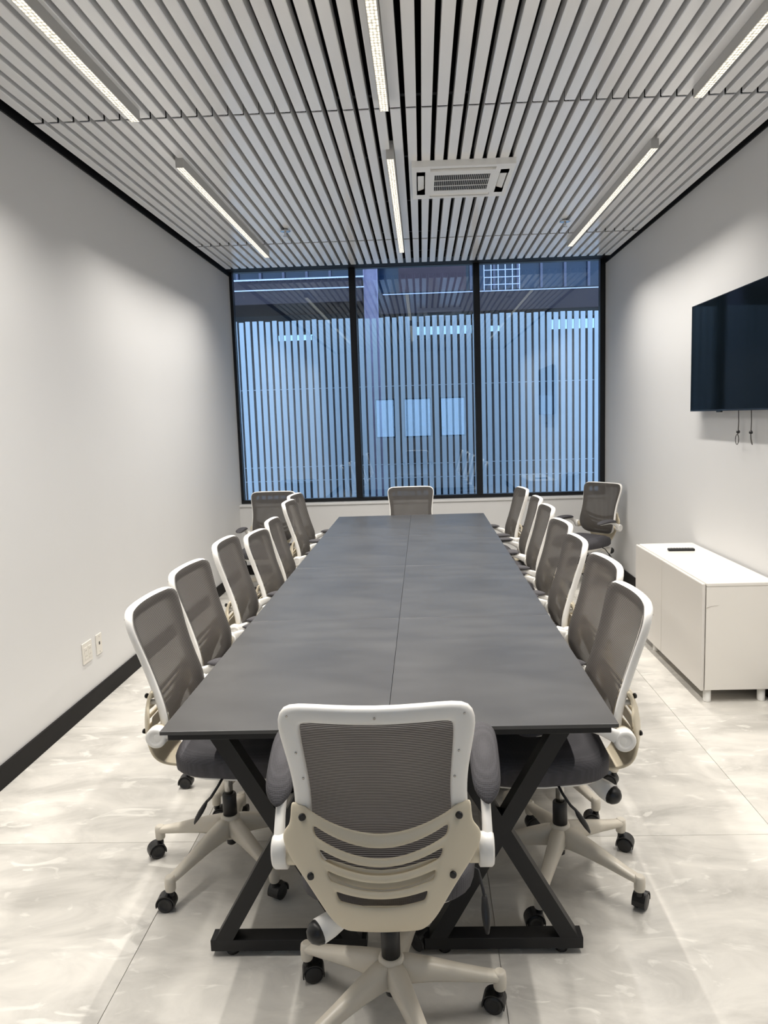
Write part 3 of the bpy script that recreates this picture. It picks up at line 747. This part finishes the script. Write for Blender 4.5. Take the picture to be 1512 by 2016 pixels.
for k in range(7):
    for r in (-1, 1):
        new_obj('button', cyl_me((-.06 + .018 * k, r * .008, .015), (-.06 + .018 * k, r * .008, .0175), .0045, n=10), M_cord, rm)
tv = thing('television', (XR, 4.475, 1.932), 0, 'large black flat television mounted on the right wall', 'television')
TH, TWd = .347, .625
new_obj('body', box_me(-.055, -.025, -TWd + .01, TWd - .01, -TH + .01, TH - .01, .006, 2), M_tvb, tv)
new_obj('bezel', boxes_me([(-.066, -.055, -TWd, TWd, -TH, -TH + .010), (-.066, -.055, -TWd, TWd, TH - .006, TH), (-.066, -.055, -TWd, -TWd + .006, -TH + .01, TH - .006), (-.066, -.055, TWd - .006, TWd, -TH + .01, TH - .006)]), M_tvb, tv)
new_obj('screen', box_me(-.0645, -.055, -TWd + .006, TWd - .006, -TH + .010, TH - .006), M_screen, tv)
new_obj('wall_mount', box_me(-.025, 0, -.22, .22, -.14, .14, .003, 1), M_black, tv)
new_obj('sensor_bump', box_me(-.064, -.05, .12, .19, -TH - .008, -TH, .002, 1), M_tvb, tv)
def cord(y, loop, label):
    t = thing('pull_cord', (XR - .030, y, 1.60), 0, label, 'cord', 'release cords under the television')
    new_obj('string', tube_me([(0, 0, .16), (0, .002, 0), (.002, .0, -.08), (0, -.001, -.135)], .0026, 6), M_cord, t)
    new_obj('knot', lathe_me([(.003, -.150), (.010, -.146), (.011, -.138), (.004, -.128)], 10), M_blackp, t)
    if loop:
        pts = [(0, .012 + .022 * math.sin(a) * 1.0, -.185 + .030 * math.cos(a)) for a in [2 * pi * k / 16 for k in range(16)]]
        new_obj('loop', tube_me(pts, .0024, 6, closed=True), M_cord, t)
        new_obj('loop_neck', tube_me([(0, .0, -.148), (0, .008, -.158)], .003, 6), M_cord, t)
    else:
        new_obj('loop', tube_me([(0, .002, -.146), (0, .0, -.175), (0, -.010, -.198), (0, -.022, -.208), (0, -.018, -.200), (0, -.006, -.178), (0, .001, -.148)], .0028, 6), M_cord, t)
cord(4.415, True, 'thin dark cord with an open loop hanging under the television')
cord(4.245, False, 'thin dark cord with a folded loop hanging under the television')

def plate(y, w_, label, kind):
    t = thing('wall_plate', (XL, y, .337), 0, label, 'wall outlet', 'outlet plates on the left wall')
    new_obj('cover', box_me(0, .007, -w_ / 2, w_ / 2, -.060, .060, .0025, 2), M_plate, t)
    if kind == 0:
        for s in (-1, 1):
            ins = new_obj('insert', box_me(.006, .0095, s * .024 - .0165, s * .024 + .0165, -.034, .034, .001, 1), M_plate, t)
            new_obj('slot', boxes_me([(.0093, .0098, s * .024 - .007, s * .024 - .005, .012, .020), (.0093, .0098, s * .024 + .005, s * .024 + .007, .012, .020), (.0093, .0098, s * .024 - .007, s * .024 - .005, -.020, -.012), (.0093, .0098, s * .024 + .005, s * .024 + .007, -.020, -.012)]), M_cord, ins)
    else:
        new_obj('port', box_me(.006, .0075, -.008, .008, -.004, .014), M_blackp, t)
        for z in (-.045, .045): new_obj('screw', cyl_me((.006, 0, z), (.008, 0, z), .003, n=10), M_rod, t)
plate(4.000, .115, 'double white outlet plate low on the left wall', 0)
plate(4.153, .070, 'single white data plate with a small black port on the left wall', 1)
